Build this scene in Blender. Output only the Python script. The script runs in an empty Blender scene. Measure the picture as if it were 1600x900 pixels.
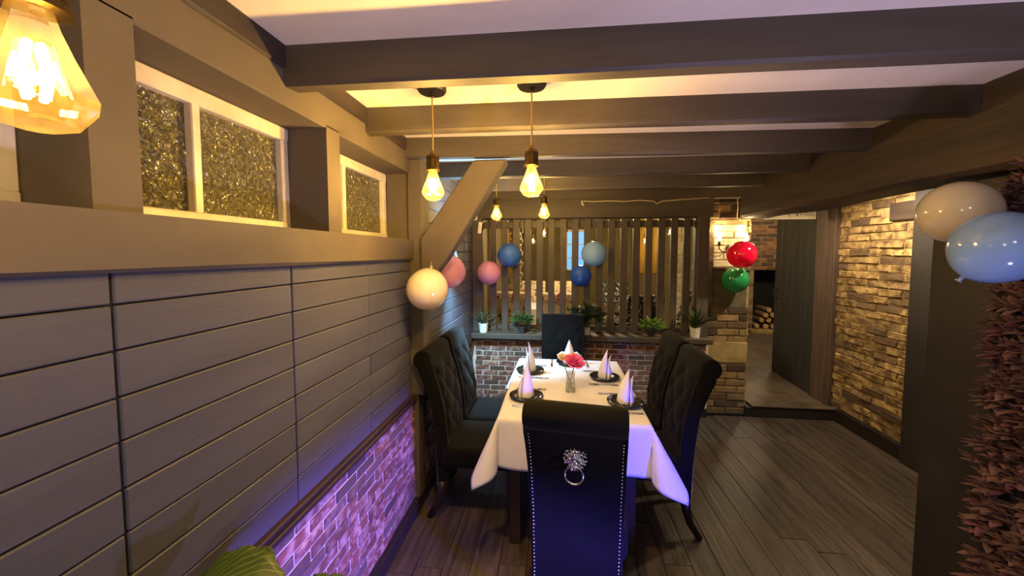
import bpy, bmesh, math, random
from mathutils import Vector, Matrix, noise
random.seed(7)
R = math.radians
sc = bpy.context.scene
C = bpy.context.collection

# ---------------------------------------------------------------- camera
cam_d = bpy.data.cameras.new('camera')
cam = bpy.data.objects.new('camera', cam_d); C.objects.link(cam)
YAW, PITCH, EYE = R(6.8428), R(3.4092), 1.65
fw = Vector((-math.sin(YAW)*math.cos(PITCH), math.cos(YAW)*math.cos(PITCH), -math.sin(PITCH)))
rt = Vector((math.cos(YAW), math.sin(YAW), 0)); up = rt.cross(fw)
cam.matrix_world = Matrix(((rt.x, up.x, -fw.x, 0), (rt.y, up.y, -fw.y, 0), (rt.z, up.z, -fw.z, EYE), (0, 0, 0, 1)))
cam_d.sensor_width = 36; cam_d.lens = 13.5; cam_d.shift_y = -18/1600; cam_d.clip_start = .03
sc.camera = cam

# ---------------------------------------------------------------- world, exposure, room lights and added fills
w = bpy.data.worlds.new('world'); sc.world = w; w.use_nodes = True
w.node_tree.nodes['Background'].inputs[0].default_value = (.82, .87, 1, 1)
w.node_tree.nodes['Background'].inputs[1].default_value = .27
vs = sc.view_settings
vs.view_transform = 'Standard'; vs.look = 'None'; vs.gamma = 1; vs.use_curve_mapping = False; vs.exposure = 0
WARM = (1, .74, .32)
def point(name, loc, power, col, rad=.02, parent=None):
    d = bpy.data.lights.new(name, 'POINT'); d.energy = power; d.color = col; d.shadow_soft_size = rad
    o = bpy.data.objects.new(name, d); C.objects.link(o); o.location = loc; o.parent = parent
    return o
def spot(name, loc, target, power, col, angle, blend=.6, rad=.05, flat=1):
    d = bpy.data.lights.new(name, 'SPOT'); d.energy = power; d.color = col; d.shadow_soft_size = rad
    d.spot_size = R(angle); d.spot_blend = blend
    o = bpy.data.objects.new(name, d); C.objects.link(o); o.location = loc
    o.rotation_euler = (Vector(target)-Vector(loc)).to_track_quat('-Z', 'Y').to_euler(); o.scale = (1, flat, 1)
    return o
PENDANT_W, FAR_PENDANT_W = 66, 34
spot('purple_floor_light', (1.30, .45, .48), (-.90, 1.30, .32), 950, (.20, .14, 1), 66, .8, .05, .42)
spot('blue_drape_fill', (1.30, .45, .46), (.34, 2.0, .50), 260, (.07, .06, 1), 50, .8, .05, .55)  # added second beam that turns the right cloth drop blue
spot('purple_up_light', (1.25, .35, .32), (.10, 1.05, 2.33), 130, (.68, .57, 1), 105, .9, .06)
spot('right_bay_downlight', (2.25, 3.25, 2.29), (2.45, 3.45, 0), 115, (1, .80, .50), 150, .5, .05)
spot('rear_fill_spot', (.9, -.7, 2.25), (1.8, 2.8, .1), 10, (1, .9, .8), 95, .9, .12)  # added fill from behind the camera, stands for no known fixture
point('rear_fill_point', (-.2, -1.0, 2.0), 14, (1, .88, .78), .15)  # unseen fill point, placed to lift the hedge and near surfaces
point('back_room_fill', (.3, 5.25, 2.25), 130, (1, .74, .38), .15)  # added fill that brightens the chairs behind the slats
point('hall_light', (3.6, 6.6, 2.2), 75, (1, .78, .48), .15)

# ---------------------------------------------------------------- materials
def lin(c): return tuple(((v/255)/12.92 if v/255 <= .04045 else ((v/255+.055)/1.055)**2.4) for v in c)
def mat(name, col, rough=.6, col2=None, nscale=6, nstretch=(1, 1, 1), contrast=(.35, .65), metal=0, bump=0, bscale=40,
        bstretch=(1, 1, 1), rnd=0, sheen=0, coat=0, ior=1.5, trans=0, emit=None, estr=0, alt=None):
    m = bpy.data.materials.new(name); m.use_nodes = True
    nt = m.node_tree; N = nt.nodes; L = nt.links; b = N['Principled BSDF']
    b.inputs['Roughness'].default_value = rough; b.inputs['Metallic'].default_value = metal
    b.inputs['IOR'].default_value = ior
    if sheen: b.inputs['Sheen Weight'].default_value = sheen
    if coat: b.inputs['Coat Weight'].default_value = coat; b.inputs['Coat Roughness'].default_value = .08
    if trans: b.inputs['Transmission Weight'].default_value = trans
    if emit: b.inputs['Emission Color'].default_value = (*emit, 1); b.inputs['Emission Strength'].default_value = estr
    c1 = (*lin(col), 1)
    b.inputs['Base Color'].default_value = c1
    tc = N.new('ShaderNodeTexCoord')
    def mapped(st):
        mp = N.new('ShaderNodeMapping'); mp.inputs['Scale'].default_value = st
        L.new(tc.outputs['Object'], mp.inputs['Vector'])
        if rnd:
            oi0 = N.new('ShaderNodeObjectInfo'); mu = N.new('ShaderNodeMath'); mu.operation = 'MULTIPLY'; mu.inputs[1].default_value = 37
            L.new(oi0.outputs['Random'], mu.inputs[0]); L.new(mu.outputs[0], mp.inputs['Location'])
        return mp
    out = None
    if col2:
        n = N.new('ShaderNodeTexNoise'); n.inputs['Scale'].default_value = nscale; n.inputs['Detail'].default_value = 5
        L.new(mapped(nstretch).outputs[0], n.inputs['Vector'])
        r = N.new('ShaderNodeValToRGB'); r.color_ramp.elements[0].position = contrast[0]; r.color_ramp.elements[1].position = contrast[1]
        r.color_ramp.elements[0].color = c1; r.color_ramp.elements[1].color = (*lin(col2), 1)
        L.new(n.outputs['Fac'], r.inputs[0]); out = r.outputs[0]
    if rnd:
        oi = N.new('ShaderNodeObjectInfo')
        if alt:
            mx0 = N.new('ShaderNodeMix'); mx0.data_type = 'RGBA'
            rr = N.new('ShaderNodeValToRGB'); rr.color_ramp.elements[0].position = .55; rr.color_ramp.elements[1].position = .95
            L.new(oi.outputs['Random'], rr.inputs[0]); L.new(rr.outputs[0], mx0.inputs['Factor'])
            if out: L.new(out, mx0.inputs['A'])
            else: mx0.inputs['A'].default_value = c1
            mx0.inputs['B'].default_value = (*lin(alt), 1); out = mx0.outputs['Result']
        hs = N.new('ShaderNodeHueSaturation')
        if out: L.new(out, hs.inputs['Color'])
        else: hs.inputs['Color'].default_value = c1
        fr = N.new('ShaderNodeMath'); fr.operation = 'MULTIPLY'; fr.inputs[1].default_value = 7.31
        L.new(oi.outputs['Random'], fr.inputs[0])
        f2 = N.new('ShaderNodeMath'); f2.operation = 'FRACT'; L.new(fr.outputs[0], f2.inputs[0])
        mr = N.new('ShaderNodeMapRange'); mr.inputs['To Min'].default_value = 1-rnd; mr.inputs['To Max'].default_value = 1+rnd
        L.new(f2.outputs[0], mr.inputs['Value']); L.new(mr.outputs[0], hs.inputs['Value']); out = hs.outputs[0]
    if out: L.new(out, b.inputs['Base Color'])
    if bump:
        n = N.new('ShaderNodeTexNoise'); n.inputs['Scale'].default_value = bscale; n.inputs['Detail'].default_value = 4
        L.new(mapped(bstretch).outputs[0], n.inputs['Vector'])
        bp = N.new('ShaderNodeBump'); bp.inputs['Strength'].default_value = bump; bp.inputs['Distance'].default_value = .01
        L.new(n.outputs['Fac'], bp.inputs['Height']); L.new(bp.outputs[0], b.inputs['Normal'])
    return m

M = {}
M['ceiling'] = mat('ceiling_plaster', (232, 222, 202), .9, (222, 210, 188), 3, bump=.15, bscale=14)
M['beam'] = mat('beam_paint', (80, 71, 61), .6, (67, 58, 49), 4, (.35, 2, 2), bump=.35, bscale=9, bstretch=(.4, 3, 3))
M['dark_beam'] = mat('dark_beam_wood', (62, 48, 42), .62, (44, 35, 31), 4, (3, .4, 3), bump=.5, bscale=9, bstretch=(3, .4, 3))
M['taupe'] = mat('taupe_wall_paint', (97, 86, 70), .75, (87, 76, 62), 3, bump=.15, bscale=18)
M['board'] = mat('board_paint', (84, 84, 94), .62, (76, 75, 84), 3, (3, .5, 3), bump=.12, bscale=16, bstretch=(3, .4, 3), rnd=.07)
M['groove'] = mat('board_gap', (58, 52, 47), .9)
M['dado'] = mat('dado_wood', (58, 40, 34), .55, (44, 30, 26), 6, (3, .4, 3), bump=.2, bscale=12)
M['skirt'] = mat('skirting_wood', (40, 30, 28), .5, (30, 23, 22), 5)
M['white_frame'] = mat('white_gloss_paint', (226, 216, 196), .45, (204, 192, 168), 9, bump=.2, bscale=30)
M['mortar_pale'] = mat('pale_mortar', (214, 202, 188), .95, (186, 174, 160), 14, bump=.4, bscale=60)
M['slip'] = mat('brick_slip', (116, 70, 58), .9, (176, 146, 130), 19, contrast=(.46, .68), bump=.5, bscale=70, rnd=.28, alt=(92, 72, 62))
M['mortar_old'] = mat('old_mortar', (164, 142, 104), .95, (118, 98, 70), 9, bump=.5, bscale=40)
M['old_brick'] = mat('old_stock_brick', (178, 150, 100), .9, (106, 80, 50), 13, contrast=(.38, .62), bump=.8, bscale=45, rnd=.28, alt=(92, 72, 54))
M['pillar_brick'] = mat('pillar_brick', (150, 124, 82), .9, (114, 94, 64), 10, contrast=(.35, .7), bump=.6, bscale=45, rnd=.28, alt=(72, 54, 40))
M['pale_stone'] = mat('pale_stone', (168, 146, 96), .9, (138, 118, 78), 8, bump=.3, bscale=30)
M['render'] = mat('grey_render', (92, 84, 62), .9, (74, 66, 50), 9, bump=.3, bscale=20)
M['hearth_brick'] = mat('hearth_brick', (142, 100, 70), .9, (104, 72, 50), 9, bump=.5, bscale=30, rnd=.22, alt=(70, 56, 46))
M['floor'] = mat('floor_board', (84, 74, 69), .33, (58, 50, 46), 5, (7, .6, 1), bump=.25, bscale=10, bstretch=(9, .5, 1), rnd=.16)
M['floor_gap'] = mat('floor_gap', (22, 18, 16), .8)
M['platform'] = mat('platform_vinyl', (96, 84, 74), .45, (78, 67, 58), 4, (1, 3, 1), bump=.1, bscale=12, rnd=.12)
M['black_wood'] = mat('black_door_wood', (44, 44, 46), .5, (34, 34, 36), 6, (4, 4, .5), bump=.25, bscale=12, bstretch=(5, 5, .5), rnd=.1)
M['brown_post'] = mat('brown_post_wood', (84, 66, 58), .55, (66, 52, 46), 5, (4, 4, .5), bump=.25, bscale=10, bstretch=(4, 4, .5))
M['slat'] = mat('slat_paint', (84, 74, 64), .5, (74, 65, 56), 6, (4, 4, .5), bump=.12, bscale=12, rnd=.08)
M['charcoal_panel'] = mat('charcoal_panel', (46, 42, 42), .6, (38, 34, 34), 3)
M['velvet'] = mat('black_velvet', (13, 13, 14), .85, (10, 10, 11), 12, sheen=.04, ior=1.2, bump=.08, bscale=120)
M['leg'] = mat('dark_chair_leg', (44, 30, 22), .35, (32, 22, 17), 8)
M['chrome'] = mat('chrome', (226, 226, 232), .16, metal=1)
M['steel'] = mat('cutlery_steel', (200, 200, 205), .18, metal=1)
M['nail'] = mat('nailhead_chrome', (235, 235, 240), .25, metal=1)
M['cloth'] = mat('white_tablecloth', (222, 223, 242), .85, (212, 213, 232), 3, bump=.12, bscale=14)
M['napkin'] = mat('white_napkin', (232, 232, 248), .85, bump=.15, bscale=60)
M['plate'] = mat('black_plate', (24, 24, 26), .16, coat=.4)
M['brass'] = mat('antique_brass', (104, 84, 48), .3, metal=1)
M['canopy'] = mat('dark_bronze_canopy', (44, 38, 28), .4, metal=.5)
M['cord'] = mat('gold_cord', (168, 132, 62), .7)
M['pot_white'] = mat('white_pot', (226, 224, 216), .4)
M['pot_dark'] = mat('dark_pot', (46, 42, 38), .6)
M['soil'] = mat('soil', (42, 32, 24), .95)
M['leaf_dark'] = mat('dark_green_leaf', (46, 66, 34), .5, (34, 50, 26), 12, rnd=.25)
M['leaf_mid'] = mat('mid_green_leaf', (72, 104, 46), .5, (52, 82, 36), 12, rnd=.25)
M['leaf_bright'] = mat('bright_green_leaf', (112, 158, 52), .5, (84, 130, 42), 12, rnd=.25)
M['leaf_grey'] = mat('grey_green_leaf', (98, 104, 72), .5, (74, 82, 56), 14, rnd=.2)
M['hedge_leaf'] = mat('russet_leaf', (122, 78, 90), .6, (90, 58, 68), 14, rnd=.4, alt=(104, 84, 80))
M['hedge_back'] = mat('hedge_backing', (32, 22, 22), .9)
M['stem'] = mat('green_stem', (62, 84, 40), .6)
M['pink_rose'] = mat('pink_petal', (240, 104, 150), .6, (226, 84, 134), 18, rnd=.08)
M['cream_rose'] = mat('cream_petal', (236, 222, 196), .6, rnd=.05)
M['plastic_white'] = mat('white_plastic', (232, 226, 214), .45)
M['sign_white'] = mat('white_lintel_paint', (236, 230, 208), .6, (220, 212, 186), 8)
M['ink_grey'] = mat('grey_lettering', (150, 146, 132), .8)
M['log'] = mat('log_bark', (132, 104, 72), .9, (84, 64, 46), 9, bump=.5, bscale=30, rnd=.2)
M['log_end'] = mat('log_end_grain', (206, 172, 122), .9, (176, 140, 94), 20, rnd=.1)
M['soot'] = mat('soot', (20, 19, 19), .95)
M['curtain'] = mat('yellow_curtain', (240, 196, 84), .8, (222, 174, 66), 6, (8, 8, .5))
M['olive_wall'] = mat('olive_wall', (112, 98, 58), .85, (98, 84, 48), 3)
M['whitewash_and_lit'] = mat('whitewash_and_lit_brick', (196, 184, 158), .9, (160, 146, 120), 10, bump=.5, bscale=30, rnd=.12)
M['blue_glow'] = mat('blue_lit_glass', (60, 130, 220), .4, emit=(.12, .40, 1), estr=1.2)
M['cyan_glow'] = mat('blue_lamp_glass', (80, 170, 240), .3, emit=(.10, .50, 1), estr=2.6)
M['filament'] = mat('filament', (255, 220, 150), .5, emit=(1, .80, .42), estr=60)
M['candle_bulb'] = mat('candle_bulb', (255, 226, 170), .5, emit=(1, .80, .45), estr=14)
M['iron'] = mat('black_iron', (34, 30, 28), .5, metal=.4)
M['wire'] = mat('pale_cable', (206, 190, 150), .6)
M['lilac_cloth'] = mat('lilac_cloth', (150, 136, 150), .85, (128, 114, 130), 5)
M['dark_table'] = mat('dark_table_wood', (58, 42, 32), .4, (44, 32, 25), 6)
M['skyblack'] = mat('night_outside', (10, 10, 9), .9)

def glass_obscure():
    m = mat('obscure_glass', (70, 66, 32), .16, (104, 98, 48), 70, ior=2.2)  # glass tint with warm lamp glints put into the mottled colour
    nt = m.node_tree; N = nt.nodes; L = nt.links; b = N['Principled BSDF']
    tc = N.new('ShaderNodeTexCoord'); v = N.new('ShaderNodeTexVoronoi'); v.inputs['Scale'].default_value = 62; v.feature = 'SMOOTH_F1'
    n = N.new('ShaderNodeTexNoise'); n.inputs['Scale'].default_value = 45; n.inputs['Distortion'].default_value = 1.2
    ad = N.new('ShaderNodeMath'); ad.operation = 'ADD'
    L.new(tc.outputs['Object'], v.inputs['Vector']); L.new(tc.outputs['Object'], n.inputs['Vector'])
    L.new(v.outputs['Distance'], ad.inputs[0]); L.new(n.outputs['Fac'], ad.inputs[1])
    bp = N.new('ShaderNodeBump'); bp.inputs['Strength'].default_value = 1; bp.inputs['Distance'].default_value = .02
    L.new(ad.outputs[0], bp.inputs['Height']); L.new(bp.outputs[0], b.inputs['Normal'])
    return m
M['obscure'] = glass_obscure()
def glass_thin(name, tint, gloss=.12, haze=.0, hazecol=(1, .7, .25)):
    m = bpy.data.materials.new(name); m.use_nodes = True; nt = m.node_tree; N = nt.nodes; L = nt.links
    N.remove(N['Principled BSDF']); o = N['Material Output']
    t = N.new('ShaderNodeBsdfTransparent'); t.inputs[0].default_value = (*tint, 1)
    g = N.new('ShaderNodeBsdfGlossy'); g.inputs[0].default_value = (1, .95, .85, 1); g.inputs['Roughness'].default_value = .05
    mx = N.new('ShaderNodeMixShader'); fr = N.new('ShaderNodeLayerWeight'); fr.inputs[0].default_value = .35
    mu = N.new('ShaderNodeMath'); mu.operation = 'MULTIPLY_ADD'; mu.inputs[1].default_value = .5; mu.inputs[2].default_value = gloss
    L.new(fr.outputs['Fresnel'], mu.inputs[0]); L.new(mu.outputs[0], mx.inputs[0])
    L.new(t.outputs[0], mx.inputs[1]); L.new(g.outputs[0], mx.inputs[2]); last = mx
    if haze:
        d = N.new('ShaderNodeBsdfTranslucent'); d.inputs[0].default_value = (*hazecol, 1)
        m2 = N.new('ShaderNodeMixShader'); m2.inputs[0].default_value = haze
        L.new(mx.outputs[0], m2.inputs[1]); L.new(d.outputs[0], m2.inputs[2]); last = m2
    L.new(last.outputs[0], o.inputs[0])
    return m
M['amber'] = glass_thin('amber_glass', (1, .80, .42), .06, .02, (1, .62, .16))
M['clear'] = glass_thin('clear_glass', (.93, .96, .96), .08)
def balloon_mat(name, col):
    m = mat(name, col, .10, coat=.8); nt = m.node_tree; N = nt.nodes; L = nt.links; b = N['Principled BSDF']
    t = N.new('ShaderNodeBsdfTranslucent'); t.inputs[0].default_value = (*lin(col), 1)
    mx = N.new('ShaderNodeMixShader'); mx.inputs[0].default_value = .3
    L.new(b.outputs[0], mx.inputs[1]); L.new(t.outputs[0], mx.inputs[2]); L.new(mx.outputs[0], N['Material Output'].inputs[0])
    return m
def floral(name, base, marks, scale, thr):
    m = bpy.data.materials.new(name); m.use_nodes = True; nt = m.node_tree; N = nt.nodes; L = nt.links; b = N['Principled BSDF']
    b.inputs['Roughness'].default_value = .8
    tc = N.new('ShaderNodeTexCoord'); prev = None
    for i, c in enumerate(marks):
        n = N.new('ShaderNodeTexNoise'); n.noise_dimensions = '4D'; n.inputs['W'].default_value = i*3.7; n.inputs['Scale'].default_value = scale*(1+.3*i)
        n.inputs['Distortion'].default_value = 1.6; n.inputs['Detail'].default_value = 2
        L.new(tc.outputs['Object'], n.inputs['Vector'])
        r = N.new('ShaderNodeValToRGB'); r.color_ramp.elements[0].position = thr; r.color_ramp.elements[1].position = thr+.03
        L.new(n.outputs['Fac'], r.inputs[0])
        mx = N.new('ShaderNodeMix'); mx.data_type = 'RGBA'; L.new(r.outputs[0], mx.inputs['Factor'])
        if prev: L.new(prev, mx.inputs['A'])
        else: mx.inputs['A'].default_value = (*lin(base), 1)
        mx.inputs['B'].default_value = (*lin(c), 1); prev = mx.outputs['Result']
    L.new(prev, b.inputs['Base Color'])
    return m
M['floral'] = floral('white_floral_fabric', (228, 216, 186), [(160, 70, 66), (60, 54, 44), (204, 168, 96)], 13, .58)
M['damask'] = floral('black_damask_fabric', (30, 28, 28), [(210, 206, 198), (190, 186, 178)], 20, .60)

# ---------------------------------------------------------------- mesh helpers
def obj(name, bm, m, parent=None, smooth=False, loc=None):
    me = bpy.data.meshes.new(name); bm.to_mesh(me); bm.free()
    if smooth:
        for p in me.polygons: p.use_smooth = True
    for mm in (m if isinstance(m, (list, tuple)) else [m]): me.materials.append(mm)
    o = bpy.data.objects.new(name, me); C.objects.link(o)
    if parent: o.parent = parent
    if loc: o.location = loc
    return o
def tag(o, label, cat=None, group=None, kind=None):
    if label: o['label'] = label
    if cat: o['category'] = cat
    if group: o['group'] = group
    if kind: o['kind'] = kind
    return o
def thing(name, label, cat, loc=(0, 0, 0), rz=0, group=None):
    o = bpy.data.objects.new(name, None); C.objects.link(o); o.empty_display_size = .05
    o.location = loc; o.rotation_euler = (0, 0, rz)
    return tag(o, label, cat, group)
def struct(name, bm, m, label, parent=None, smooth=False):
    o = obj(name, bm, m, parent, smooth); tag(o, label, None, None, 'structure'); return o
def copy_tree(o, parent=None):
    c = o.copy(); C.objects.link(c); c.parent = parent
    for ch in list(o.children): copy_tree(ch, c)
    return c
def B(): return bmesh.new()
def box(bm, x0, x1, y0, y1, z0, z1, bev=0, seg=1, mi=0):
    r = bmesh.ops.create_cube(bm, size=1, matrix=Matrix.Translation(((x0+x1)/2, (y0+y1)/2, (z0+z1)/2)) @ Matrix.Diagonal((x1-x0, y1-y0, z1-z0, 1)))
    vs_ = r['verts']
    fs = {f for v in vs_ for f in v.link_faces}
    for f in fs: f.material_index = mi
    if bev:
        es = list({e for v in vs_ for e in v.link_edges})
        bmesh.ops.bevel(bm, geom=es, offset=bev, segments=seg, affect='EDGES', profile=.5)
    return bm
def lathe(bm, prof, n=24, loc=(0, 0, 0), mi=0, mtx=None):
    rings = []
    for (r, z) in prof:
        if r < 1e-5: rings.append([bm.verts.new((loc[0], loc[1], loc[2]+z))])
        else: rings.append([bm.verts.new((loc[0]+r*math.cos(2*math.pi*k/n), loc[1]+r*math.sin(2*math.pi*k/n), loc[2]+z)) for k in range(n)])
    for a, b_ in zip(rings, rings[1:]):
        for k in range(n):
            k2 = (k+1) % n
            if len(a) == 1 and len(b_) == 1: continue
            if len(a) == 1: f = bm.faces.new((a[0], b_[k2], b_[k]))
            elif len(b_) == 1: f = bm.faces.new((a[k], a[k2], b_[0]))
            else: f = bm.faces.new((a[k], a[k2], b_[k2], b_[k]))
            f.material_index = mi
    if mtx is not None:
        bmesh.ops.transform(bm, matrix=mtx, verts=[v for r in rings for v in r])
    return bm
def tube(bm, pts, rad, n=8, cap=True, closed=False):
    pts = [Vector(p) for p in pts]; rings = []
    rad = rad if isinstance(rad, (list, tuple)) else [rad]*len(pts)
    prev = None
    for i, p in enumerate(pts):
        if closed: t = pts[(i+1) % len(pts)]-pts[i-1]
        else: t = pts[min(i+1, len(pts)-1)]-pts[max(i-1, 0)]
        t.normalize()
        a = (Vector((0, 0, 1)) if abs(t.z) < .9 else Vector((1, 0, 0))) if prev is None else prev
        u = (a-t*a.dot(t)).normalized(); v = t.cross(u); prev = u
        rings.append([bm.verts.new(p+(u*math.cos(2*math.pi*k/n)+v*math.sin(2*math.pi*k/n))*rad[i]) for k in range(n)])
    rr = list(zip(rings, rings[1:]))
    if closed: rr.append((rings[-1], rings[0]))
    for a, b_ in rr:
        for k in range(n): bm.faces.new((a[k], a[(k+1) % n], b_[(k+1) % n], b_[k]))
    if cap and not closed: bm.faces.new(rings[0][::-1]); bm.faces.new(rings[-1])
    return bm
def prism_x(bm, prof, x0, x1, bev=0, seg=2):          # prof: (y, z) polygon swept along x
    a = [bm.verts.new((x0, y, z)) for y, z in prof]; b_ = [bm.verts.new((x1, y, z)) for y, z in prof]
    n = len(prof); f0 = bm.faces.new(a); f1 = bm.faces.new(b_[::-1])
    for k in range(n): bm.faces.new((a[k], b_[k], b_[(k+1) % n], a[(k+1) % n]))
    if bev:
        es = list(f0.edges)+list(f1.edges)
        bmesh.ops.bevel(bm, geom=es, offset=bev, segments=seg, affect='EDGES', profile=.5)
    bmesh.ops.recalc_face_normals(bm, faces=bm.faces)
    return bm
def wobble(bm, amp, sc_=1.3, seed=0):
    for v in bm.verts:
        v.co += Vector((noise.noise(v.co*sc_+Vector((seed, 0, 0))), noise.noise(v.co*sc_+Vector((0, seed+9, 0))), noise.noise(v.co*sc_+Vector((0, 0, seed+5)))))*amp
def beam(bm, p0, p1, wid, hgt, seg=14, amp=.008, seed=0, bev=.012):
    """hand-hewn beam between two points at its top centre line; wid horizontal, hgt downward"""
    p0 = Vector(p0); p1 = Vector(p1); d = (p1-p0).normalized(); s = Vector((-d.y, d.x, 0)).normalized(); u = Vector((0, 0, 1))
    sec = [(-1, 0), (1, 0), (1, -hgt+bev), (1-2*bev/wid, -hgt), (-1+2*bev/wid, -hgt), (-1, -hgt+bev)]
    rings = []
    for i in range(seg+1):
        t = i/seg; c = p0.lerp(p1, t)
        ring = []
        for j, (a, h) in enumerate(sec):
            q = c+s*a*wid/2+u*h
            k = noise.noise(Vector((q.x*1.7+seed, q.y*1.7, j*3.1+seed)))*amp
            if h < 0: q += s*k+u*k*.8
            ring.append(bm.verts.new(q))
        rings.append(ring)
    n = len(sec)
    for a, b_ in zip(rings, rings[1:]):
        for k in range(n): bm.faces.new((a[k], a[(k+1) % n], b_[(k+1) % n], b_[k]))
    bm.faces.new(rings[0][::-1]); bm.faces.new(rings[-1])
    bmesh.ops.recalc_face_normals(bm, faces=bm.faces)
    return bm
def brick_mesh(name, L_, H_, D_, m, rough=.003):
    """a brick whose face looks along +z local, x along the course"""
    out = []
    for k in range(5):
        bm = B(); j = lambda: random.uniform(-rough, rough); e = D_*.45
        a = [bm.verts.new((sx*L_/2+j(), sy*H_/2+j()*.6, 0)) for sx, sy in ((-1, -1), (1, -1), (1, 1), (-1, 1))]
        b_ = [bm.verts.new((sx*L_/2+j()*.6, sy*H_/2+j()*.5, D_-e)) for sx, sy in ((-1, -1), (1, -1), (1, 1), (-1, 1))]
        c = [bm.verts.new((sx*(L_/2-e)+j(), sy*(H_/2-e)+j()*.5, D_+j())) for sx, sy in ((-1, -1), (1, -1), (1, 1), (-1, 1))]
        for p, q in ((a, b_), (b_, c)):
            for i in range(4): bm.faces.new((p[i], p[(i+1) % 4], q[(i+1) % 4], q[i]))
        bm.faces.new(c)
        me = bpy.data.meshes.new(name); bm.to_mesh(me); bm.free(); me.materials.append(m); out.append(me)
    return out
def bricks(parent, meshes, origin, udir, ndir, ulen, vlen, L_, pitch, skip=None, name='brick', gap=.010, stuff=None):
    """courses of single bricks on the plane origin + u*udir + v*z, facing ndir; stuff(u): joined ones"""
    u = Vector(udir); n = Vector(ndir); z = Vector((0, 0, 1)); o0 = Vector(origin)
    rot = Matrix((u, n.cross(u) if False else z, n)).transposed().to_4x4()
    rows = int(round(vlen/pitch)); k = 0; sb = B()
    for r_ in range(rows):
        v = (r_+.5)*pitch; x = -(L_/2 if r_ % 2 else 0)+random.uniform(-.01, .01)
        while x < ulen-.01:
            a = max(x, 0); b_ = min(x+L_, ulen); x += L_
            if b_-a < .03: continue
            c = (a+b_)/2
            if skip and skip(c, v, a, b_): continue
            fac = (b_-a-gap)/(L_-gap)
            mw = Matrix.Translation(o0+u*c+z*(v+random.uniform(-.002, .002))) @ rot @ Matrix.Diagonal((fac, 1, random.uniform(.8, 1.2), 1))
            me = meshes[random.randrange(len(meshes))]
            if stuff and stuff(c):
                t = B(); t.from_mesh(me); t.transform(mw)
                tm = bpy.data.meshes.new('t'); t.to_mesh(tm); t.free(); sb.from_mesh(tm); bpy.data.meshes.remove(tm); continue
            o = bpy.data.objects.new(name, me); C.objects.link(o); o.parent = parent; o.matrix_local = mw; k += 1
    if len(sb.verts): tag(obj('brick_courses', sb, meshes[0].materials[0], parent), None, None, None, 'stuff')
    else: sb.free()
    return k

# ================================================================ SETTING
ZC = 2.33
bm = B(); box(bm, -1.25, 3.0, -1.6, 4.12, ZC, ZC+.08)
struct('ceiling', bm, M['ceiling'], 'low cream plaster ceiling between the dark beams')
# floor with single boards
bm = B(); box(bm, -1.25, 3.0, -1.6, 4.08, -.06, -.014)
floor = struct('floor', bm, M['floor_gap'], 'dark brown wooden board floor')
x = -.88; bw = .145; k = 0
while x < 2.78:
    y = -.6-random.uniform(0, 1.0)
    while y < 4.06:
        ln = random.uniform(1.3, 1.9); y1 = min(y+ln, 4.06); y0 = max(y, -.6)
        if y1-y0 > .1:
            cx_, cy_ = x+bw/2, (y0+y1)/2
            bm = B(); box(bm, -bw/2+.0015, bw/2-.0015, -(y1-y0)/2+.0015, (y1-y0)/2-.0015, -.014, 0, .0012)
            obj('floor_board', bm, M['floor'], floor, loc=(cx_, cy_, random.uniform(-.0008, 0)))
        y += ln
    x += bw

# ---- left wall
wall = struct('wall_left', box(B(), -1.06, -.918, -1.6, 4.1, 0, 1.62), M['groove'], 'left wall of grey boards above painted bricks')
rows = [.765, .86, .958, 1.055, 1.152, 1.255, 1.349, 1.448, 1.544, 1.615]
cols = [-1.6, -1.0, -.42, .13, .681, 1.216, 1.756, 2.285]
for i in range(len(rows)-1):
    for j in range(len(cols)-1):
        z0, z1, y0, y1 = rows[i]+.0018, rows[i+1]-.0018, cols[j]+.003, cols[j+1]-.003
        bm = B(); box(bm, -.006, .0045+random.uniform(-.001, .001), -(y1-y0)/2, (y1-y0)/2, -(z1-z0)/2, (z1-z0)/2, .003)
        obj('board', bm, M['board'], wall, loc=(-.912, (y0+y1)/2, (z0+z1)/2))
# boards beyond the post, floor rail to ceiling
bm = B(); box(bm, -1.06, -.918, 2.42, 4.1, 1.62, ZC)
far_wall = struct('wall_left.001', bm, M['groove'], 'left wall of horizontal boards beyond the braced post')
z = .765
while z < ZC-.02:
    z1 = min(z+.1, ZC)
    for y0, y1 in ((2.425, 3.2), (3.206, 4.0)):
        bm = B(); box(bm, -.006, .008+random.uniform(-.002, .002), -(y1-y0)/2, (y1-y0)/2, -(z1-z-.005)/2, (z1-z-.005)/2, .003)
        obj('board', bm, M['board'], far_wall, loc=(-.912, (y0+y1)/2, (z+z1)/2))
    z += .1
# bricks of the dado
mort = obj('mortar_bed', box(B(), -.93, -.904, -1.6, 4.0, .085, .725), M['mortar_pale'], wall)
slip = brick_mesh('brick', .156, .0425, .007, M['slip'], .0028)
bricks(wall, slip, (-.904, .42, .09), (0, 1, 0), (1, 0, 0), 3.55, .63, .168, .0525)
slip_c = brick_mesh('brick', .156, .0425, .007, M['slip'], .0028)
bricks(wall, slip_c, (-.904, -1.2, .09), (0, 1, 0), (1, 0, 0), 1.61, .63, .168, .0525, stuff=lambda c: True)
bm = B(); box(bm, -.92, -.878, -1.6, 4.0, .722, .745, .004); box(bm, -.92, -.888, -1.6, 4.0, .745, .768, .005)
struct('trim_1', bm, M['dado'], 'dark wooden dado rail between the grey boards and the bricks')
bm = B(); box(bm, -.92, -.868, -1.6, 4.0, 0, .088, .005)
struct('baseboard_left', bm, M['skirt'], 'dark skirting board under the painted bricks')
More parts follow.
